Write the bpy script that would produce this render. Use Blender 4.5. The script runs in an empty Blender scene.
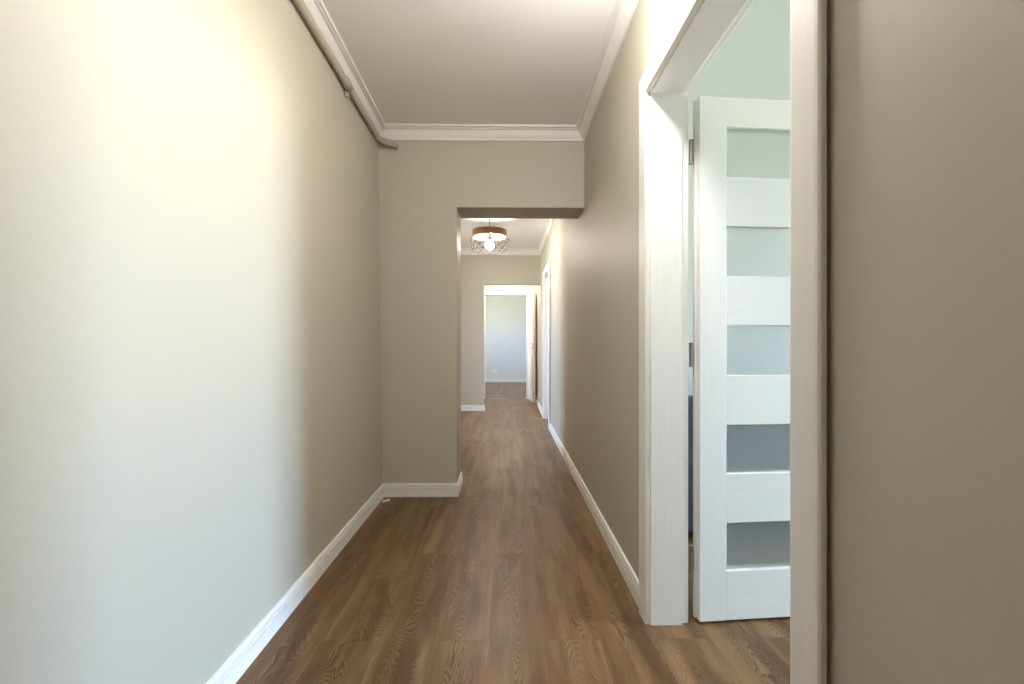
import bpy, bmesh, math, random
from mathutils import Vector, Matrix
random.seed(7)
PI = math.pi
S = bpy.context.scene
COL = S.collection

# ------------------------------------------------------------------ materials
def mat(name):
    m = bpy.data.materials.new(name); m.use_nodes = True
    nt = m.node_tree
    return m, nt, nt.nodes['Principled BSDF']

def N(nt, typ, **kw):
    n = nt.nodes.new(typ)
    for k, v in kw.items(): setattr(n, k, v)
    return n

def M(nt, op, a, b=None, c=None):
    n = nt.nodes.new('ShaderNodeMath'); n.operation = op
    for i, v in enumerate((a, b, c)):
        if v is None: continue
        if isinstance(v, (int, float)): n.inputs[i].default_value = v
        else: nt.links.new(v, n.inputs[i])
    return n.outputs[0]

def mixc(nt, fac, a, b, blend='MIX'):
    n = nt.nodes.new('ShaderNodeMix'); n.data_type = 'RGBA'; n.blend_type = blend
    for idx, v in ((0, fac), (6, a), (7, b)):
        if isinstance(v, (int, float)): n.inputs[idx].default_value = v
        elif isinstance(v, tuple): n.inputs[idx].default_value = (*v, 1)
        else: nt.links.new(v, n.inputs[idx])
    return n.outputs[2]

def vec(nt, x, y, z):
    n = nt.nodes.new('ShaderNodeCombineXYZ')
    for i, v in enumerate((x, y, z)):
        if isinstance(v, (int, float)): n.inputs[i].default_value = v
        else: nt.links.new(v, n.inputs[i])
    return n.outputs[0]

def noise(nt, v, scale=1.0, detail=3.0, rough=0.5):
    n = nt.nodes.new('ShaderNodeTexNoise')
    nt.links.new(v, n.inputs['Vector'])
    n.inputs['Scale'].default_value = scale; n.inputs['Detail'].default_value = detail
    n.inputs['Roughness'].default_value = rough
    return n.outputs['Fac']

def xyz(nt):
    g = nt.nodes.new('ShaderNodeNewGeometry'); s = nt.nodes.new('ShaderNodeSeparateXYZ')
    nt.links.new(g.outputs['Position'], s.inputs[0])
    return s.outputs[0], s.outputs[1], s.outputs[2], g.outputs['Position']

def remap(nt, v, a, b, c, d, smooth=False):
    n = nt.nodes.new('ShaderNodeMapRange')
    if smooth: n.interpolation_type = 'SMOOTHSTEP'
    nt.links.new(v, n.inputs[0])
    for i, k in enumerate((a, b, c, d)): n.inputs[i+1].default_value = k
    return n.outputs[0]

def paint(name, col, rough=0.6, var=0.03, bump=0.02, scale=90, spec=0.3):
    m, nt, b = mat(name)
    x, y, z, p = xyz(nt)
    n1 = noise(nt, p, 1.7, 2); n2 = noise(nt, p, scale, 3)
    dark = tuple(c*(1-var) for c in col); lite = tuple(min(1, c*(1+var)) for c in col)
    nt.links.new(mixc(nt, n1, dark, lite), b.inputs['Base Color'])
    b.inputs['Roughness'].default_value = rough
    b.inputs['Specular IOR Level'].default_value = spec
    if bump:
        bp = N(nt, 'ShaderNodeBump'); bp.inputs['Strength'].default_value = bump; bp.inputs['Distance'].default_value = 0.004
        nt.links.new(n2, bp.inputs['Height']); nt.links.new(bp.outputs[0], b.inputs['Normal'])
    return m

def foil(name, col, axis='z', rough=0.42):
    """white door foil with a fine pressed wood grain running along one axis"""
    m, nt, b = mat(name)
    x, y, z, p = xyz(nt)
    if axis == 'z': v = vec(nt, M(nt, 'MULTIPLY', x, 150), M(nt, 'MULTIPLY', y, 150), M(nt, 'MULTIPLY', z, 5))
    else:           v = vec(nt, M(nt, 'MULTIPLY', x, 5), M(nt, 'MULTIPLY', y, 5), M(nt, 'MULTIPLY', z, 150))
    n1 = noise(nt, v, 1.0, 3, 0.6)
    f = remap(nt, n1, 0.3, 0.7, 0, 1)
    nt.links.new(mixc(nt, f, tuple(c*0.955 for c in col), col), b.inputs['Base Color'])
    b.inputs['Roughness'].default_value = rough
    bp = N(nt, 'ShaderNodeBump'); bp.inputs['Strength'].default_value = 0.05; bp.inputs['Distance'].default_value = 0.002
    nt.links.new(n1, bp.inputs['Height']); nt.links.new(bp.outputs[0], b.inputs['Normal'])
    return m

def plain(name, col, rough=0.5, metal=0.0):
    m, nt, b = mat(name)
    x, y, z, p = xyz(nt)
    n1 = noise(nt, p, 40, 2)
    nt.links.new(mixc(nt, n1, tuple(c*0.94 for c in col), col), b.inputs['Base Color'])
    b.inputs['Roughness'].default_value = rough; b.inputs['Metallic'].default_value = metal
    return m

def floor_material():
    m, nt, b = mat('oak_laminate')
    x, y, z, p = xyz(nt)
    xs = M(nt, 'DIVIDE', M(nt, 'ADD', x, 0.06), 0.2)
    k = M(nt, 'FLOOR', xs); u = M(nt, 'SUBTRACT', xs, k)
    odd = M(nt, 'FLOORED_MODULO', k, 2.0)
    off = M(nt, 'SUBTRACT', 2.325, M(nt, 'MULTIPLY', odd, 0.68))
    ts = M(nt, 'DIVIDE', M(nt, 'SUBTRACT', y, off), 1.37)
    j = M(nt, 'FLOOR', ts); v = M(nt, 'SUBTRACT', ts, j)
    wn = N(nt, 'ShaderNodeTexWhiteNoise'); wn.noise_dimensions = '2D'
    nt.links.new(vec(nt, k, j, 0), wn.inputs['Vector'])
    r = wn.outputs['Value']
    sp = N(nt, 'ShaderNodeSeparateColor'); nt.links.new(wn.outputs['Color'], sp.inputs[0])
    r1, r2, r3 = sp.outputs[0], sp.outputs[1], sp.outputs[2]
    # cathedral grain: contour lines of a long arch plus slow noise
    um = M(nt, 'MULTIPLY', M(nt, 'SUBTRACT', u, M(nt, 'ADD', 0.25, M(nt, 'MULTIPLY', r1, 0.5))), 0.2)
    sgn = M(nt, 'SUBTRACT', M(nt, 'MULTIPLY', M(nt, 'GREATER_THAN', r2, 0.45), 2.0), 1.0)
    seed = M(nt, 'MULTIPLY', r, 60.0)
    n_slow = noise(nt, vec(nt, M(nt, 'MULTIPLY', x, 9.0), M(nt, 'MULTIPLY', y, 1.9), seed), 1.0, 2, 0.5)
    n_wig = noise(nt, vec(nt, M(nt, 'MULTIPLY', x, 45.0), M(nt, 'MULTIPLY', y, 14.0), seed), 1.0, 2, 0.5)
    arch = M(nt, 'MULTIPLY', M(nt, 'SQRT', M(nt, 'ADD', M(nt, 'MULTIPLY', um, um), 0.0006)), 165.0)
    f = M(nt, 'ADD', M(nt, 'ADD', M(nt, 'MULTIPLY', M(nt, 'MULTIPLY', y, sgn), 20.0), arch),
          M(nt, 'ADD', M(nt, 'MULTIPLY', n_slow, 29.0), M(nt, 'MULTIPLY', n_wig, 1.0)))
    saw = M(nt, 'FRACT', f)
    ring = M(nt, 'POWER', saw, 1.9)
    ring = M(nt, 'MULTIPLY', ring, remap(nt, saw, 0.9, 1.0, 1, 0, True))
    # where the rings are strong and where the board is plain
    n_mask = noise(nt, vec(nt, M(nt, 'MULTIPLY', x, 7.0), M(nt, 'MULTIPLY', y, 1.1), M(nt, 'ADD', seed, 9.0)), 1.0, 2, 0.5)
    core = remap(nt, M(nt, 'ABSOLUTE', um), 0.03, 0.11, 1.0, 0.35, True)
    mask = M(nt, 'MULTIPLY', remap(nt, n_mask, 0.34, 0.56, 0.32, 1.0, True), core)
    pores = noise(nt, vec(nt, M(nt, 'MULTIPLY', x, 330.0), M(nt, 'MULTIPLY', y, 9.0), seed), 1.0, 3, 0.65)
    streak = noise(nt, vec(nt, M(nt, 'MULTIPLY', x, 15.0), M(nt, 'MULTIPLY', y, 1.3), M(nt, 'ADD', seed, 31.0)), 1.0, 3, 0.6)
    lite = (0.285, 0.168, 0.084); midc = (0.158, 0.083, 0.035); dark = (0.036, 0.014, 0.005)
    c = mixc(nt, remap(nt, streak, 0.3, 0.72, 0, 1, True), lite, midc)
    c = mixc(nt, M(nt, 'MULTIPLY', M(nt, 'MULTIPLY', ring, mask), 0.95), c, dark)
    c = mixc(nt, remap(nt, pores, 0.50, 0.80, 0, 0.42), c, dark)
    heart = M(nt, 'MULTIPLY', remap(nt, n_slow, 0.50, 0.68, 0, 0.7, True), core)
    c = mixc(nt, heart, c, (0.085, 0.040, 0.019))
    tone = M(nt, 'ADD', 0.93, M(nt, 'MULTIPLY', r3, 0.22))
    tv = N(nt, 'ShaderNodeVectorMath'); tv.operation = 'SCALE'
    nt.links.new(c, tv.inputs[0]); nt.links.new(tone, tv.inputs['Scale'])
    # joints between boards
    eu = M(nt, 'MULTIPLY', M(nt, 'MINIMUM', u, M(nt, 'SUBTRACT', 1.0, u)), 0.2)
    ev = M(nt, 'MULTIPLY', M(nt, 'MINIMUM', v, M(nt, 'SUBTRACT', 1.0, v)), 1.37)
    e = M(nt, 'MINIMUM', eu, ev)
    seam = remap(nt, e, 0.0004, 0.0016, 0.55, 0.0)
    c2 = mixc(nt, seam, tv.outputs[0], (0.07, 0.035, 0.018))
    nt.links.new(c2, b.inputs['Base Color'])
    nt.links.new(remap(nt, pores, 0.3, 0.8, 0.32, 0.46), b.inputs['Roughness'])
    b.inputs['Specular IOR Level'].default_value = 0.15
    b.inputs['Coat Weight'].default_value = 0.3; b.inputs['Coat Roughness'].default_value = 0.46; b.inputs['Coat IOR'].default_value = 1.3
    bp = N(nt, 'ShaderNodeBump'); bp.inputs['Strength'].default_value = 0.10; bp.inputs['Distance'].default_value = 0.002
    nt.links.new(M(nt, 'SUBTRACT', M(nt, 'MULTIPLY', pores, -0.5), M(nt, 'MULTIPLY', seam, 2.0)), bp.inputs['Height'])
    nt.links.new(bp.outputs[0], b.inputs['Normal'])
    return m

def frosted():
    m, nt, b = mat('frosted_glass')
    x, y, z, p = xyz(nt)
    n = noise(nt, p, 260, 2)
    b.inputs['Base Color'].default_value = (0.78, 0.80, 0.785, 1)
    b.inputs['Roughness'].default_value = 0.5
    b.inputs['Transmission Weight'].default_value = 0.85
    b.inputs['IOR'].default_value = 1.25
    b.inputs['Specular IOR Level'].default_value = 0.4
    bp = N(nt, 'ShaderNodeBump'); bp.inputs['Strength'].default_value = 0.05; bp.inputs['Distance'].default_value = 0.001
    nt.links.new(n, bp.inputs['Height']); nt.links.new(bp.outputs[0], b.inputs['Normal'])
    return m

def wood_veneer():
    m, nt, b = mat('walnut_veneer')
    x, y, z, p = xyz(nt)
    n1 = noise(nt, vec(nt, M(nt, 'MULTIPLY', x, 12), M(nt, 'MULTIPLY', y, 12), M(nt, 'MULTIPLY', z, 160)), 1.0, 4, 0.6)
    nt.links.new(mixc(nt, remap(nt, n1, 0.3, 0.7, 0, 1), (0.13, 0.055, 0.018), (0.27, 0.125, 0.045)), b.inputs['Base Color'])
    b.inputs['Roughness'].default_value = 0.5
    return m

def glow(name, col, strength):
    m, nt, b = mat(name)
    b.inputs['Base Color'].default_value = (0.9, 0.88, 0.82, 1)
    b.inputs['Emission Color'].default_value = (*col, 1)
    b.inputs['Emission Strength'].default_value = strength
    return m

WALL = paint('wall_paint_beige', (0.51, 0.47, 0.382), 0.55, 0.02)
ROOMWALL = paint('wall_paint_pale', (0.58, 0.575, 0.535), 0.6, 0.02)
ROOMCEIL = paint('ceiling_paint_pale', (0.70, 0.745, 0.725), 0.7, 0.02)
FARWALL = paint('wall_paint_white', (0.70, 0.665, 0.62), 0.6, 0.02)
CEIL = paint('ceiling_paint', (0.83, 0.815, 0.79), 0.7, 0.02)
TRIM = paint('trim_white', (0.84, 0.82, 0.78), 0.4, 0.015, 0.0)
PIPEM = paint('pipe_paint_beige', (0.46, 0.41, 0.33), 0.35, 0.03, 0.0, 60)
FRAME = foil('door_foil_white', (0.87, 0.85, 0.815), 'z')
LEAFV = foil('leaf_foil_upright', (0.87, 0.86, 0.835), 'z')
LEAFH = foil('leaf_foil_cross', (0.87, 0.86, 0.835), 'x')
FLOOR = floor_material()
GLASS = frosted()
STEEL = plain('brushed_steel', (0.42, 0.39, 0.35), 0.35, 1.0)
DARKM = plain('black_wire', (0.03, 0.028, 0.026), 0.45, 0.3)
VENEER = wood_veneer()
CREAM = plain('shade_lining', (0.62, 0.50, 0.36), 0.6)
BULB = glow('lit_bulb', (1.0, 0.87, 0.79), 500.0)
PLASTIC = plain('white_plastic', (0.8, 0.8, 0.78), 0.4)
HOLE = plain('socket_holes', (0.12, 0.12, 0.12), 0.6)
CHIP = plain('white_chip', (0.85, 0.84, 0.80), 0.6)
DARKF = plain('furniture_standin_dark', (0.050, 0.056, 0.066), 0.85)

# ------------------------------------------------------------------ mesh helpers
def link(name, bm, m, parent=None, smooth=False):
    bmesh.ops.recalc_face_normals(bm, faces=bm.faces)
    me = bpy.data.meshes.new(name); bm.to_mesh(me); bm.free()
    mats = m if isinstance(m, (list, tuple)) else [m]
    for q in mats: me.materials.append(q)
    if smooth:
        for f in me.polygons: f.use_smooth = True
    o = bpy.data.objects.new(name, me); COL.objects.link(o)
    if parent: o.parent = parent
    return o

def tag(o, label=None, cat=None, kind=None, group=None):
    if label: o['label'] = label
    if cat: o['category'] = cat
    if kind: o['kind'] = kind
    if group: o['group'] = group
    return o

def empty(name, label, cat, kind=None, group=None, loc=(0, 0, 0)):
    o = bpy.data.objects.new(name, None); COL.objects.link(o); o.location = loc
    o.empty_display_size = 0.1
    return tag(o, label, cat, kind, group)

def box(bm, x0, x1, y0, y1, z0, z1, bev=0.0, mi=0):
    vs = [bm.verts.new((x, y, z)) for x in (x0, x1) for y in (y0, y1) for z in (z0, z1)]
    q = [(0,1,3,2), (4,6,7,5), (0,4,5,1), (2,3,7,6), (0,2,6,4), (1,5,7,3)]
    fs = [bm.faces.new([vs[i] for i in f]) for f in q]
    for f in fs: f.material_index = mi
    if bev:
        es = list({e for f in fs for e in f.edges})
        bmesh.ops.bevel(bm, geom=es, offset=bev, segments=2, profile=0.6, affect='EDGES')
    return vs

def prism(bm, poly, fn0, fn1):
    """skin between two copies of a closed outline; fn maps an outline point to 3D"""
    a = [bm.verts.new(fn0(*p)) for p in poly]; b = [bm.verts.new(fn1(*p)) for p in poly]
    n = len(poly)
    for i in range(n):
        bm.faces.new((a[i], a[(i+1) % n], b[(i+1) % n], b[i]))
    bm.faces.new(a); bm.faces.new(b[::-1])

def tube(bm, pts, r, seg=12, caps=True):
    pts = [Vector(p) for p in pts]
    rs = r if isinstance(r, (list, tuple)) else [r]*len(pts)
    rings = []
    up = Vector((0, 0, 1))
    for i, p in enumerate(pts):
        d = (pts[min(i+1, len(pts)-1)] - pts[max(i-1, 0)]).normalized()
        a = d.cross(up)
        if a.length < 1e-3: a = d.cross(Vector((1, 0, 0)))
        a.normalize(); b = d.cross(a)
        rings.append([bm.verts.new(p + rs[i]*(math.cos(2*PI*k/seg)*a + math.sin(2*PI*k/seg)*b)) for k in range(seg)])
    for r0, r1 in zip(rings, rings[1:]):
        for k in range(seg):
            bm.faces.new((r0[k], r0[(k+1) % seg], r1[(k+1) % seg], r1[k]))
    if caps:
        bm.faces.new(rings[0][::-1]); bm.faces.new(rings[-1])

def lathe(bm, prof, c, seg=48, close=False):
    rings = [[bm.verts.new((c[0]+r*math.cos(2*PI*k/seg), c[1]+r*math.sin(2*PI*k/seg), c[2]+z)) for k in range(seg)] for r, z in prof]
    pairs = list(zip(rings, rings[1:]))
    if close: pairs.append((rings[-1], rings[0]))
    for a, b in pairs:
        for k in range(seg):
            bm.faces.new((a[k], a[(k+1) % seg], b[(k+1) % seg], b[k]))
    return rings

# ------------------------------------------------------------------ main dimensions
ZC = 2.585                      # ceiling
XR = 0.552                      # right wall, corridor face
RW = 0.145                      # right wall thickness
YE = 3.205                      # face of the wall with the first passage opening
YE2 = 3.49
XO = -0.346                     # left edge of that opening
ZO = 2.032                      # its soffit
YP = 7.30; YP2 = 7.42           # wall with the second opening
XP = -0.353
YD = 8.88; YD2 = 9.02           # wall with the end door
YF = 12.80                      # wall of the far room
YB = -2.2                       # behind the camera
ZTOP = ZC + 0.15
def XL(z, y=3.2): return -0.866 - z*(0.0125 + 0.0066*(y-3.2))     # the left wall is a little out of plumb
D1a, D1b = 0.856, 1.722         # open doorway in the right wall
D2a, D2b = 5.74, 6.53           # doorway further along the right wall
ZD = 2.022
XROOM = 7.5; YR0, YR1 = -2.2, 3.40      # room on the right
W1 = (0.10, 2.06, 0.50, 2.40)   # its window: y0,y1,z0,z1
XHL = -1.75                     # hall's left side
HL_room = -4.4
st = 'structure'

# floor and ceiling
bm = bmesh.new(); box(bm, -4.6, 7.8, YB-0.15, YF+0.15, -0.12, 0.0)
tag(link('floor', bm, FLOOR), 'brown oak laminate floor with long planks running down the corridor', 'floor', st)
bm = bmesh.new(); box(bm, -1.9, XR+0.05, YB-0.15, YD+0.07, ZC, ZTOP)
tag(link('ceiling', bm, CEIL), 'pale plain ceiling over the corridor inside the white crown moulding', 'ceiling', st)
bm = bmesh.new(); box(bm, XR+0.05, 7.8, YB-0.15, YD+0.07, ZC, ZTOP)
tag(link('ceiling_side_room', bm, ROOMCEIL), 'pale greenish ceiling of the side room above the open glazed door', 'ceiling', st)
bm = bmesh.new(); box(bm, -4.6, 7.8, YD+0.07, YF+0.15, ZC, ZTOP); box(bm, -4.6, -1.9, YB-0.15, YD+0.07, ZC, ZTOP)
tag(link('ceiling_far_room', bm, FARWALL), 'white ceiling of the far room beyond the end doorway', 'ceiling', st)

# walls
bm = bmesh.new()
gn = 10
fr = [[bm.verts.new((XL(ZC*i/gn, YB+(YE-YB)*j/gn), YB+(YE-YB)*j/gn, ZC*i/gn)) for j in range(gn+1)] for i in range(gn+1)]
for i in range(gn):
    for j in range(gn):
        bm.faces.new((fr[i][j], fr[i][j+1], fr[i+1][j+1], fr[i+1][j]))
bk = [bm.verts.new((-1.05, y, z)) for y, z in ((YB, 0), (YE, 0), (YE, ZC), (YB, ZC))]
bm.faces.new(bk[::-1])
bm.faces.new(fr[0] + [bk[1], bk[0]]); bm.faces.new(fr[-1][::-1] + [bk[3], bk[2]])
bm.faces.new([fr[i][0] for i in range(gn, -1, -1)] + [bk[0], bk[3]]); bm.faces.new([fr[i][-1] for i in range(gn+1)] + [bk[2], bk[1]])
tag(link('wall_left', bm, WALL), 'long beige left corridor wall brightened by daylight from the open door', 'wall', st)

bm = bmesh.new()
for (y0, y1, z0, z1) in ((YB, D1a-0.02, 0, ZC), (D1b+0.02, D2a-0.02, 0, ZC), (D2b+0.02, YD, 0, ZC), (D1a-0.02, D1b+0.02, ZD+0.02, ZC), (D2a-0.02, D2b+0.02, ZD+0.02, ZC)):
    box(bm, XR, XR+RW, y0, y1, z0, z1)
bmesh.ops.remove_doubles(bm, verts=bm.verts, dist=1e-5)
tag(link('wall_right', bm, WALL), 'long beige right corridor wall with the glazed door opening in it', 'wall', st)

bm = bmesh.new()
box(bm, -1.05, XO, YE, YE2, 0, ZO); box(bm, -1.05, XR, YE, YE2, ZO, ZC)
tag(link('wall_end', bm, WALL), 'beige wall closing the corridor with a square opening on its right', 'wall', st)

bm = bmesh.new()
box(bm, XHL, XP, YP, YP2, 0, ZO-0.007); box(bm, XHL, XR, YP, YP2, ZO-0.007, ZC)
tag(link('wall_hall_end', bm, WALL), 'beige wall at the back of the lamp-lit hall, left of the bright doorway', 'wall', st)

bm = bmesh.new()
box(bm, XHL-0.12, XHL, YE2-0.24, 4.95, 0, ZC); box(bm, XHL-0.12, XHL, 6.75, YP2, 0, ZC); box(bm, XHL-0.12, XHL, 4.95, 6.75, 2.2, ZC)
box(bm, XHL-0.12, -1.05, YE, YE2, 0, ZC)
tag(link('wall_hall_left', bm, WALL), 'beige left wall of the hall hidden behind the end wall', 'wall', st)

bm = bmesh.new()
box(bm, -4.6, -0.41-0.02, YD, YD2, 0, ZC); box(bm, 0.40+0.02, 7.8, YD, YD2, 0, ZC); box(bm, -0.43, 0.42, YD, YD2, ZD+0.02, ZC)
tag(link('wall_passage_end', bm, WALL), 'bright wall around the far white door frame', 'wall', st)
bm = bmesh.new(); box(bm, -0.75, -0.63, YP2, YD, 0, ZC)
tag(link('wall_passage_left', bm, WALL), 'left wall of the short passage before the far door', 'wall', st)

bm = bmesh.new(); box(bm, -4.6, 7.8, YF, YF+0.12, 0, ZC)
tag(link('wall_far_room', bm, FARWALL), 'white wall of the far room seen through the end doorway', 'wall', st)
bm = bmesh.new()
wx = -2.6
box(bm, wx-0.12, wx, YD2, 10.4, 0, ZC); box(bm, wx-0.12, wx, 11.4, YF, 0, ZC); box(bm, wx-0.12, wx, 10.4, 11.4, 0, 0.85); box(bm, wx-0.12, wx, 10.4, 11.4, 2.1, ZC)
tag(link('wall_far_room_left', bm, FARWALL), 'white window wall of the far room, out of sight on the left', 'wall', st)
bm = bmesh.new(); box(bm, 2.4, 2.52, YD2, YF, 0, ZC)
tag(link('wall_far_room_right', bm, FARWALL), 'white side wall of the far room, out of sight on the right', 'wall', st)

bm = bmesh.new(); box(bm, -1.05, XR+RW, YB-0.12, YB, 0, ZC)
tag(link('wall_back', bm, WALL), 'beige wall at the near end of the corridor', 'wall', st)

# room on the right
bm = bmesh.new()
y0, y1, z0, z1 = W1
box(bm, XROOM, XROOM+0.15, YR0, y0, 0, ZC); box(bm, XROOM, XROOM+0.15, y1, YR1, 0, ZC)
box(bm, XROOM, XROOM+0.15, y0, y1, 0, z0); box(bm, XROOM, XROOM+0.15, y0, y1, z1, ZC)
tag(link('wall_side_room_window', bm, ROOMWALL), 'window wall of the side room behind the open door', 'wall', st)
bm = bmesh.new(); box(bm, XR+RW, XROOM+0.15, YR1, YR1+0.1, 0, ZC)
tag(link('wall_side_room_far', bm, ROOMWALL), 'pale wall of the side room behind the open glazed door', 'wall', st)
bm = bmesh.new(); box(bm, XR+RW, XROOM+0.15, YR0-0.1, YR0, 0, ZC)
tag(link('wall_side_room_near', bm, ROOMWALL), 'pale near wall of the side room', 'wall', st)
# little room behind the second door
bm = bmesh.new(); box(bm, XR+RW, XROOM+0.15, YD-0.1, YD, 0, ZC); box(bm, XROOM, XROOM+0.15, YR1+0.1, YD, 0, ZC)
tag(link('wall_second_room', bm, ROOMWALL), 'pale walls of the room behind the second door', 'wall', st)
# room left of the hall with its window
bm = bmesh.new()
box(bm, HL_room-0.12, HL_room, 3.2, 5.1, 0, ZC); box(bm, HL_room-0.12, HL_room, 5.95, YD, 0, ZC)
box(bm, HL_room-0.12, HL_room, 5.1, 5.95, 0, 0.85); box(bm, HL_room-0.12, HL_room, 5.1, 5.95, 2.3, ZC)
box(bm, HL_room, XHL-0.12, 3.2, 3.32, 0, ZC); box(bm, HL_room, XHL-0.12, YD-0.12, YD, 0, ZC); 
box(bm, XHL-0.12, XHL, YP2, YD, 0, ZC)
tag(link('wall_left_room', bm, ROOMWALL), 'pale walls of the room opening off the left of the hall', 'wall', st)

# window frames (daylight sources)
def window(name, axis_x, y0, y1, z0, z1, label, d=0.07):
    w = empty(name, label, 'window', st, loc=(axis_x, (y0+y1)/2, z0))
    def P(n, *a):
        bm = bmesh.new(); box(bm, *a, bev=0.006); o = link(n, bm, TRIM, w); o.matrix_parent_inverse = Matrix.Translation(-w.location)
    t = 0.06
    P('stile', axis_x-d/2, axis_x+d/2, y0, y0+t, z0, z1); P('stile', axis_x-d/2, axis_x+d/2, y1-t, y1, z0, z1)
    P('rail', axis_x-d/2, axis_x+d/2, y0+t, y1-t, z0, z0+t); P('rail', axis_x-d/2, axis_x+d/2, y0+t, y1-t, z1-t, z1)
    P('sill', axis_x-0.14, axis_x+0.14, y0-0.03, y1+0.03, z0-0.03, z0)
    return w
window('window_1', XROOM+0.08, *W1, 'white framed window of the side room, out of sight to the right')
window('window_2', HL_room-0.06, 5.1, 5.95, 0.85, 2.3, 'white framed window left of the hall, out of sight')
window('window_3', wx-0.06, 10.4, 11.4, 0.85, 2.1, 'white framed window of the far room, out of sight on the left')

# ------------------------------------------------------------------ mouldings
CROWN = [(0, -0.088), (0.012, -0.088), (0.015, -0.084), (0.015, -0.079), (0.011, -0.076), (0.020, -0.070), (0.031, -0.058), (0.040, -0.044), (0.046, -0.034),
         (0.036, -0.033), (0.036, -0.027), (0.055, -0.025), (0.055, -0.020), (0.044, -0.019), (0.044, -0.014), (0.064, -0.013), (0.067, -0.009), (0.067, 0), (0, 0)]
BASE = [(0, 0), (0.014, 0), (0.014, 0.050), (0.006, 0.0515), (0.006, 0.0585), (0.014, 0.060), (0.014, 0.067), (0.0055, 0.0685), (0.0055, 0.0755), (0.0125, 0.077), (0.012, 0.084), (0.009, 0.089), (0.004, 0.091), (0, 0.091)]

def run(bm, prof, axis, wall, inward, a, b, ma, mb, zoff, lean=False):
    """sweep a wall profile; ma / mb: +1 inner corner, -1 outer corner, 0 square"""
    def pt(p, z, t):
        w = XL(z+zoff, t) if lean else wall
        q = w + inward*p
        return (q, t, z+zoff) if axis == 'y' else (t, q, z+zoff)
    prism(bm, prof, lambda p, z: pt(p, z, a + ma*p), lambda p, z: pt(p, z, b - mb*p))

def crown(name, label, *runs):
    bm = bmesh.new()
    for r in runs: run(bm, CROWN, *r[:7], ZC, *r[7:])
    tag(link(name, bm, TRIM), label, 'crown moulding', st)
def base(name, label, *runs):
    bm = bmesh.new()
    for r in runs: run(bm, BASE, *r[:7], 0.0, *r[7:])
    tag(link(name, bm, TRIM), label, 'baseboard', st)

crown('trim_1', 'white crown moulding along the left wall above the painted pipe', ('y', 0, 1, YB, YE, 0, 1, True))
crown('trim_2', 'white crown moulding along the right wall of the corridor', ('y', XR, -1, YB, YE, 0, 1))
crown('trim_3', 'white crown moulding across the wall over the first opening', ('x', YE, -1, XL(ZC), XR, 1, 1))
crown('trim_4', 'white crown moulding on the right wall of the hall', ('y', XR, -1, YE2, YP, 1, 1))
crown('trim_5', 'white crown moulding on the back wall of the hall behind the pendant', ('x', YP, -1, XHL, XR, 1, 1))
crown('trim_6', 'white crown moulding on the hall side of the first opening', ('x', YE2, 1, XHL, XR, 1, 1))

CW = 0.085                      # casing width
base('baseboard_left', 'white grooved baseboard along the left corridor wall', ('y', 0, 1, YB, YE, 0, 1, True))
base('baseboard_right', 'white grooved baseboard along the right wall to the far side door',
     ('y', XR, -1, D1b+CW, D2a-CW, 0, 0))
base('baseboard_right_near', 'white baseboard on the right wall nearer than the door frame', ('y', XR, -1, YB, D1a-CW, 0, 0))
base('baseboard_passage', 'white baseboard on the right wall past the far side door', ('y', XR, -1, D2b+CW, YD, 0, 0))
base('baseboard_end', 'white grooved baseboard turning the corner into the opening of the end wall',
     ('x', YE, -1, XL(0), XO, 1, -1), ('y', XO, 1, YE, YE2, -1, -1))
base('baseboard_hall', 'white baseboard on the back wall of the hall left of the far doorway',
     ('x', YP, -1, XHL, XP, 1, -1), ('y', XP, 1, YP, YP2, -1, 0))
base('baseboard_far_room', 'white baseboard under the far room wall', ('x', YF, -1, wx, 2.4, 1, 1))
base('baseboard_side_room', 'white baseboard in the side room behind the glazed door', ('x', YR1, -1, XR+RW, XROOM, 1, 1))

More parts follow.
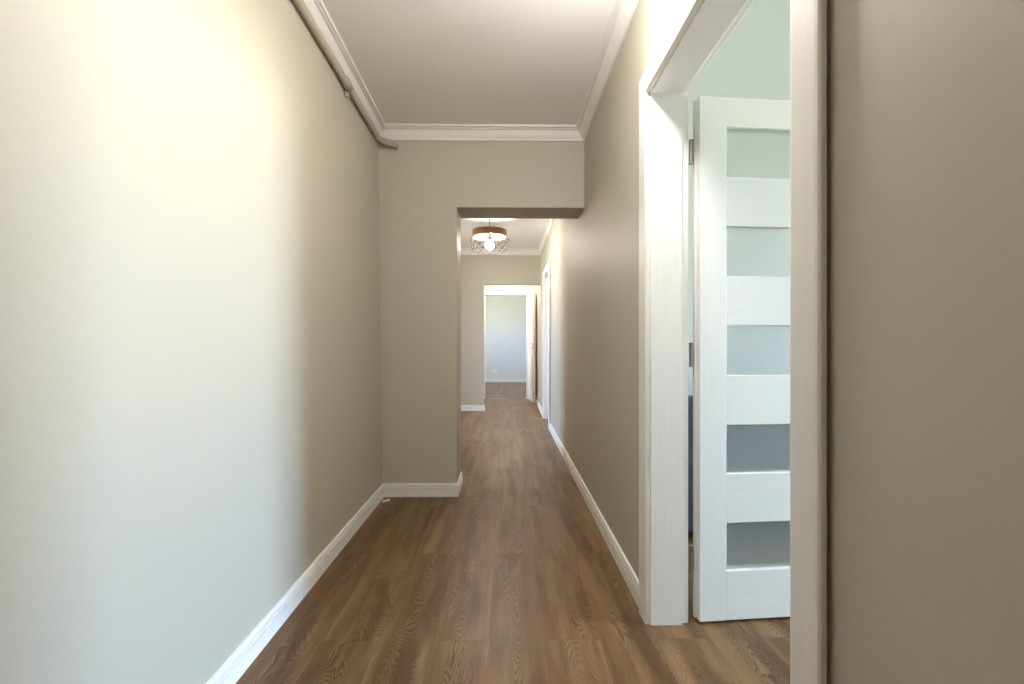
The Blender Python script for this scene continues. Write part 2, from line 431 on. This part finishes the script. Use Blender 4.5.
# ------------------------------------------------------------------ door frames
CAS = [(0.0, 0.0), (0.0, 0.016), (0.004, 0.020), (0.010, 0.0215), (CW-0.012, 0.0225), (CW-0.004, 0.0215), (CW, 0.018), (CW, 0.0)]   # (from inner edge outwards, thickness)
CAS_GAP = CAS[:-2] + [(CW, 0.018), (CW, 0.0085), (CW-0.03, 0.0085), (CW-0.03, 0.0)]      # leg that stands off the wall along its outer edge
def frame_on_x(name, label, xf, s, depth, a, b, zt, stop_at, wrap_back=True):
    """frame in a wall normal to X; xf = face of wall, s = -1 when the face looks to -X; a..b opening in Y"""
    root = empty(name, label, 'door frame', st, loc=(xf, (a+b)/2, 0))
    inv = Matrix.Translation(-root.location)
    def P(n, bm, m=FRAME):
        o = link(n, bm, m, root); o.matrix_parent_inverse = inv; return o
    g = 0.007                                   # casing starts a little back from the jamb face
    faces = [(xf, s)] + ([(xf - s*depth, -s)] if wrap_back else [])
    for (xw, d) in faces:
        for (edge, sg) in ((a-g, -1), (b+g, 1)):
            bm = bmesh.new()
            prof = CAS if sg > 0 else CAS_GAP
            prism(bm, prof, lambda w, t: (xw + d*t, edge+sg*w, 0.0), lambda w, t: (xw + d*t, edge+sg*w, zt+g+w)); P('casing', bm)
        bm = bmesh.new()
        prism(bm, CAS, lambda w, t: (xw + d*t, a-g-w, zt+g+w), lambda w, t: (xw + d*t, b+g+w, zt+g+w)); P('head_casing', bm)
    x0, x1 = sorted((xf + s*0.002, xf - s*(depth+0.002)))
    xs = xf - s*stop_at                         # where the rebate for the leaf begins
    r = 0.014
    for (face, sg) in ((a, -1), (b, 1)):
        bm = bmesh.new()
        o0, o1 = sorted((face, face + sg*0.02)); box(bm, *sorted((xf + s*0.002, xs)), o0, o1, 0, zt+0.02, bev=0.0015)
        o0, o1 = sorted((face + sg*r, face + sg*0.02)); box(bm, *sorted((xs, xf - s*(depth+0.002))), o0, o1, 0, zt+0.02, bev=0.0015)
        P('jamb', bm)
    bm = bmesh.new()
    box(bm, *sorted((xf + s*0.002, xs)), a, b, zt, zt+0.02, bev=0.0015); box(bm, *sorted((xs, xf - s*(depth+0.002))), a-r, b+r, zt+r, zt+0.02, bev=0.0015)
    P('head_jamb', bm)
    return root
frame_on_x('trim_7', 'white wood-grain frame around the open doorway on the right', XR, -1, RW, D1a, D1b, ZD, 0.118, False)
frame_on_x('trim_8', 'narrow white door frame further along the right wall in the hall', XR, -1, RW, D2a, D2b, ZD, 0.118)

# frame of the end door (wall normal to Y)
root = empty('trim_9', 'white frame of the far doorway at the very end', 'door frame', st, loc=(0, YD, 0))
inv = Matrix.Translation(-root.location)
for (edge, sg) in ((-0.417, -1), (0.407, 1)):
    bm = bmesh.new(); prism(bm, CAS, lambda w, t: (edge+sg*w, YD-t, 0), lambda w, t: (edge+sg*w, YD-t, ZD+0.007+w))
    link('casing', bm, FRAME, root).matrix_parent_inverse = inv
bm = bmesh.new(); prism(bm, CAS, lambda w, t: (-0.417-w, YD-t, ZD+0.007+w), lambda w, t: (0.407+w, YD-t, ZD+0.007+w))
link('head_casing', bm, FRAME, root).matrix_parent_inverse = inv
for (x0, x1) in ((-0.43, -0.41), (0.40, 0.42)):
    bm = bmesh.new(); box(bm, x0, x1, YD-0.002, YD2+0.002, 0, ZD+0.02, bev=0.0015); link('jamb', bm, FRAME, root).matrix_parent_inverse = inv
bm = bmesh.new(); box(bm, -0.41, 0.40, YD-0.002, YD2+0.002, ZD, ZD+0.02, bev=0.0015); link('head_jamb', bm, FRAME, root).matrix_parent_inverse = inv
bm = bmesh.new(); box(bm, -0.41, 0.40, YD+0.02, YD+0.055, 0.0, 0.006, bev=0.002)
tag(link('trim_10', bm, STEEL), 'thin threshold strip on the floor under the far doorway', 'threshold', st)

# ------------------------------------------------------------------ the open glazed door
ang = math.radians(4.3)
LW, LT, LH = 0.848, 0.040, 2.003
door = empty('door_1', 'white door with five frosted glass panes standing open into the side room', 'door', st, loc=(0.737, 1.722, 0.012))
door.rotation_euler = (0, 0, ang)
SW = 0.107
def part(name, parent, m, fn):
    bm = bmesh.new(); fn(bm); return link(name, bm, m, parent)
def hinge_stile(bm):
    box(bm, 0, SW, 0.0, LT, 0, LH, bev=0.0025)
    box(bm, -0.007, 0.006, LT-0.014, LT, 0.0, LH, bev=0.002)       # rebate lip along the hinge edge
part('stile', door, LEAFV, hinge_stile)
part('stile', door, LEAFV, lambda bm: box(bm, LW-SW, LW, 0, LT, 0, LH, bev=0.0025))
mpp = 1.726/455.0
def zy(y): return 1.07 - 0.012 - (y-344)*1.744/455.0
rail_y = [(95.0, 127.0), (177.0, 226.0), (276.0, 325.2), (375.5, 425.0), (474.0, 523.0), (571.0, 640.0)]
rz = [(zy(b), zy(a)) for a, b in rail_y]
rz[0] = (rz[0][0], LH); rz[-1] = (0.0, rz[-1][1])
for (za, zb) in rz:
    part('rail', door, LEAFH, lambda bm: box(bm, SW, LW-SW, 0.001, LT-0.001, za, zb, bev=0.0025))
for (hi, lo) in zip(rz, rz[1:]):
    part('glass_pane', door, GLASS, lambda bm: box(bm, SW-0.004, LW-SW+0.004, 0.0175, 0.0225, lo[1]-0.004, hi[0]+0.004))
for yy in (150.0, 355.0, 560.0):
    zc = 1.07 - 0.012 - (yy-344)*1.74/455.0
    h = part('hinge', door, STEEL, lambda bm: tube(bm, [(-0.019, 0.030, zc-0.042), (-0.019, 0.030, zc+0.042)], 0.0075, 14))
    part('hinge_leaf', h, STEEL, lambda bm: box(bm, -0.020, -0.0125, 0.0245, 0.0305, zc-0.038, zc+0.038))
    part('hinge_pin', h, STEEL, lambda bm: [tube(bm, [(-0.019, 0.030, zc+s*0.042), (-0.019, 0.030, zc+s*0.047)], 0.0085, 14) for s in (-1, 1)])
def lever(parent, x, zc, out, side, thick, m=STEEL):
    """lever handle with rose and key rose on one face; out = -1 front, +1 back"""
    yf = 0.0 if out < 0 else thick
    hd = part('handle', parent, m, lambda bm: tube(bm, [(x, yf, zc), (x, yf+out*0.05, zc), (x+side*0.02, yf+out*0.055, zc), (x+side*0.12, yf+out*0.055, zc)], 0.009, 12))
    part('handle_rose', hd, m, lambda bm: tube(bm, [(x, yf-out*0.0005, zc), (x, yf+out*0.008, zc)], 0.026, 24))
    part('key_rose', hd, m, lambda bm: tube(bm, [(x, yf-out*0.0005, zc-0.075), (x, yf+out*0.008, zc-0.075)], 0.024, 24))
lever(door, LW-0.05, 1.04, -1, -1, LT); lever(door, LW-0.05, 1.04, 1, -1, LT)

# closed leaf of the second door, inside its frame
bm = bmesh.new(); box(bm, XR+0.119, XR+0.159, D2a-0.011, D2b+0.011, 0.012, ZD+0.011, bev=0.003)
d2 = link('door_2', bm, LEAFV); tag(d2, 'white door closed in the frame further along the hall', 'door', st)

# leaf of the end door, folded open along the passage
d3 = empty('door_3', 'white door leaf opened flat beside the far doorway', 'door', st, loc=(0.425, YD-0.026, 0.012))
d3.rotation_euler = (0, 0, math.radians(-90 + 4.4))
def slab(bm): box(bm, 0, 0.78, 0.0, 0.04, 0, 2.0, bev=0.003)
part('panel', d3, LEAFV, slab)
lever(d3, 0.73, 1.06, -1, -1, 0.04); lever(d3, 0.73, 1.06, 1, -1, 0.04)

# ------------------------------------------------------------------ pipe under the crown moulding
pipe = empty('pipe', 'beige painted pipe running under the crown moulding of the left wall', 'pipe', loc=(-0.87, 1.0, 2.47))
inv = Matrix.Translation(-pipe.location)
zp, rp = 2.474, 0.019
xp = XL(zp) + rp + 0.008
def px(y): return XL(zp, y) + rp + 0.008
bm = bmesh.new()
pts = [(px(-0.9), -0.9, zp), (px(3.085), 3.085, zp)]
xp = px(3.085)
for k in range(1, 9):
    a = k/8*math.radians(62)
    pts.append((xp + 0.055*(1-math.cos(a)), 3.085 + 0.055*math.sin(a), zp - 0.012*k/8))
e = pts[-1]; pts.append((e[0]+0.045, e[1]+0.026, zp-0.018)); pts.append((e[0]+0.072, YE-0.001, zp-0.020))
tube(bm, pts, rp, 16)
o = link('tube', bm, PIPEM, pipe, True); o.matrix_parent_inverse = inv
bm = bmesh.new(); yc = 2.46; xp = px(yc)
tube(bm, [(xp, yc-0.032, zp), (xp, yc-0.030, zp), (xp, yc+0.030, zp), (xp, yc+0.032, zp)], [rp, rp+0.005, rp+0.005, rp], 16)
o = link('coupling', bm, PIPEM, pipe, True); o.matrix_parent_inverse = inv
bm = bmesh.new()
tube(bm, [(xp, yc+0.045, zp), (xp, yc+0.062, zp)], rp+0.003, 16)
box(bm, XL(2.40, yc)+0.0006, xp-0.004, yc+0.046, yc+0.061, zp-0.045, zp-0.008, bev=0.002)
o = link('bracket', bm, PIPEM, pipe); o.matrix_parent_inverse = inv
bm = bmesh.new()
e2 = pts[-3]; e3 = pts[-2]
tube(bm, [tuple(Vector(e2)), tuple(Vector(e2).lerp(Vector(e3), 0.1)), tuple(Vector(e2).lerp(Vector(e3), 0.9)), tuple(Vector(e3))], [rp, rp+0.004, rp+0.004, rp], 16)
o = link('elbow_collar', bm, PIPEM, pipe, True); o.matrix_parent_inverse = inv

# ------------------------------------------------------------------ pendant in the hall
PX, PY = -0.188, 5.2
pen = empty('pendant_lamp', 'round pendant lamp with walnut drum and dark wire basket around a lit bulb', 'pendant lamp', loc=(PX, PY, ZC))
def lp(name, m, fn, parent=pen, smooth=False):
    bm = bmesh.new(); fn(bm); return link(name, bm, m, parent, smooth)
z0 = -ZC
lp('cord', DARKM, lambda bm: tube(bm, [(0, 0, -0.03), (0, 0, 2.315+z0)], 0.0035, 8))
lp('ceiling_rose', DARKM, lambda bm: lathe(bm, [(0.001, 0), (0.05, 0), (0.052, -0.006), (0.046, -0.024), (0.02, -0.031), (0.001, -0.032)], (0, 0, 0), 32), smooth=True)
drum = lp('drum', VENEER, lambda bm: lathe(bm, [(0.195, 2.290+z0), (0.195, 2.365+z0), (0.1905, 2.365+z0), (0.1905, 2.290+z0)], (0, 0, 0), 64, True))
lp('drum_lining', CREAM, lambda bm: lathe(bm, [(0.1900, 2.2905+z0), (0.1900, 2.3645+z0), (0.1880, 2.3645+z0), (0.1880, 2.2905+z0)], (0, 0, 0), 64, True), drum)
def spokes(bm):
    for k in range(3):
        a = 2*PI*k/3+0.5
        tube(bm, [(0.014*math.cos(a), 0.014*math.sin(a), 2.318+z0), (0.188*math.cos(a), 0.188*math.sin(a), 2.318+z0)], 0.0025, 8)
lp('spider', DARKM, spokes)
lp('bulb_socket', DARKM, lambda bm: lathe(bm, [(0.001, 2.325+z0), (0.018, 2.325+z0), (0.021, 2.318+z0), (0.021, 2.250+z0), (0.018, 2.247+z0), (0.001, 2.247+z0)], (0, 0, 0), 24))
bp_ = [(0.001, 2.1505)]
for k in range(1, 15):
    a = k/14*math.radians(158); bp_.append((0.047*math.sin(a), 2.1975-0.047*math.cos(a)))
bp_ += [(0.015, 2.2460), (0.001, 2.2463)]
lp('bulb', BULB, lambda bm: lathe(bm, [(r, z+z0) for r, z in bp_], (0, 0, 0), 32), smooth=True)
def basket(bm):
    lev = [(0.192, 2.293), (0.224, 2.262), (0.214, 2.215), (0.206, 2.170), (0.200, 2.132)]
    n = 16
    for sg in (1, -1):
        for k in range(n):
            pts = []
            for i, (r, z) in enumerate(lev):
                a = 2*PI*(k + sg*0.5*i)/n
                pts.append((r*math.cos(a), r*math.sin(a), z+z0))
            tube(bm, pts, 0.0022, 6)
    for r, z in (lev[1], lev[-1], lev[0]):
        ring = [(r*math.cos(2*PI*k/48), r*math.sin(2*PI*k/48), z+z0) for k in range(49)]
        tube(bm, ring, 0.0022, 6, False)
lp('wire_basket', DARKM, basket)

# ------------------------------------------------------------------ small things
sx, sz = -0.309, 0.315
sock = empty('power_socket', 'white double power socket low on the far room wall', 'socket', loc=(sx, YF, sz))
lp('cover_plate', PLASTIC, lambda bm: box(bm, -0.078, 0.078, -0.010, 0.0, -0.041, 0.041, bev=0.003), sock)
for cx in (-0.036, 0.036):
    def outlet(bm):
        for f in ((0.027, -0.0115), ):
            tube(bm, [(cx, -0.0095, 0), (cx, f[1], 0)], f[0], 24)
    ot = lp('outlet', PLASTIC, outlet, sock)
    lp('pin_hole', HOLE, lambda bm: [tube(bm, [(cx+s*0.0095, -0.0112, 0), (cx+s*0.0095, -0.0120, 0)], 0.004, 10) for s in (-1, 1)], ot)

bm = bmesh.new()
cx, cy = -0.811, 3.09
pts = []
for i, (dx, dy, rr) in enumerate(((-0.021, -0.016, 0.004), (-0.017, -0.012, 0.0095), (-0.006, -0.004, 0.0085), (0.002, 0.001, 0.006), (0.010, 0.008, 0.009), (0.018, 0.014, 0.0085), (0.021, 0.017, 0.003))):
    pts.append(((cx+dx, cy+dy, 0.0096), rr))
tube(bm, [p for p, r in pts], [r for p, r in pts], 9)
tag(link('paper_scrap', bm, CHIP), 'tiny white scrap lying on the dark floor in the left corner', 'scrap')

# guessed dark furniture, added to give the dark blur behind the frosted panes
so = empty('dark_furniture_standin', 'added stand-in of dark low furniture giving the blur in the lower frosted panes', 'furniture', loc=(1.55, 2.75, 0))
lp('body', DARKF, lambda bm: box(bm, -0.80, 0.9, -0.33, 0.33, 0.06, 0.42, bev=0.02), so)
lp('backrest', DARKF, lambda bm: box(bm, -0.80, 0.9, 0.20, 0.36, 0.36, 0.72, bev=0.03), so)
for sx_ in (-0.74, 0.84):
    for sy_ in (-0.27, 0.27):
        lp('leg', DARKM, lambda bm: tube(bm, [(sx_, sy_, 0.0), (sx_, sy_, 0.08)], [0.018, 0.024], 12), so)

# ------------------------------------------------------------------ light
w = bpy.data.worlds.new('daylight'); S.world = w; w.use_nodes = True
nt = w.node_tree; bg = nt.nodes['Background']
tc = N(nt, 'ShaderNodeTexCoord'); sp = N(nt, 'ShaderNodeSeparateXYZ'); nt.links.new(tc.outputs['Generated'], sp.inputs[0])
cr = N(nt, 'ShaderNodeValToRGB'); nt.links.new(remap(nt, sp.outputs[2], -1, 1, 0, 1), cr.inputs[0])
els = cr.color_ramp.elements
els[0].position = 0.0; els[0].color = (0.30, 0.33, 0.22, 1)
els[1].position = 1.0; els[1].color = (0.50, 0.68, 1.0, 1)
for p, c in ((0.30, (0.62, 0.68, 0.55)), (0.488, (0.86, 0.95, 0.88)), (0.512, (0.52, 0.76, 1.13)), (0.64, (0.47, 0.73, 1.13))):
    q = els.new(p); q.color = (*c, 1)
nt.links.new(cr.outputs[0], bg.inputs[0]); bg.inputs[1].default_value = 65.0

def portal(loc, rot, sx, sy):
    l = bpy.data.lights.new('window_portal', 'AREA'); l.shape = 'RECTANGLE'; l.size = sx; l.size_y = sy
    l.cycles.is_portal = True
    o = bpy.data.objects.new('window_portal', l); COL.objects.link(o); o.location = loc; o.rotation_euler = rot
portal((XROOM+0.2, (W1[0]+W1[1])/2, (W1[2]+W1[3])/2), (0, PI/2, 0), W1[3]-W1[2]+0.1, W1[1]-W1[0]+0.1)
portal((HL_room-0.18, 5.45, 1.575), (0, -PI/2, 0), 1.55, 1.1)
portal((wx-0.18, 10.9, 1.475), (0, -PI/2, 0), 1.35, 1.1)

def point(name, loc, power, col, r=0.05):
    l = bpy.data.lights.new(name, 'POINT'); l.energy = power; l.color = col; l.shadow_soft_size = r
    o = bpy.data.objects.new(name, l); COL.objects.link(o); o.location = loc
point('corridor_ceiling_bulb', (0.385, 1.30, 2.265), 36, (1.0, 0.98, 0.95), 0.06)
point('passage_ceiling_bulb', (0.0, 8.1, 2.40), 40, (1.0, 0.88, 0.74), 0.05)

# ------------------------------------------------------------------ camera
cam = bpy.data.cameras.new('camera'); co = bpy.data.objects.new('camera', cam); COL.objects.link(co)
cam.sensor_width = 36; cam.lens = 16.0; cam.shift_y = 2.0/1024; cam.clip_start = 0.02
co.location = (0, 0, 1.07); co.rotation_euler = (PI/2, 0, -math.atan(6/455.0))
S.camera = co

S.view_settings.view_transform = 'Standard'; S.view_settings.look = 'None'
S.view_settings.exposure = 0.22; S.view_settings.gamma = 1.0; S.view_settings.use_curve_mapping = False
S.cycles.use_denoising = True; S.cycles.use_adaptive_sampling = False
S.cycles.max_bounces = 12; S.cycles.diffuse_bounces = 8; S.cycles.glossy_bounces = 4; S.cycles.transmission_bounces = 8
S.cycles.sample_clamp_indirect = 20
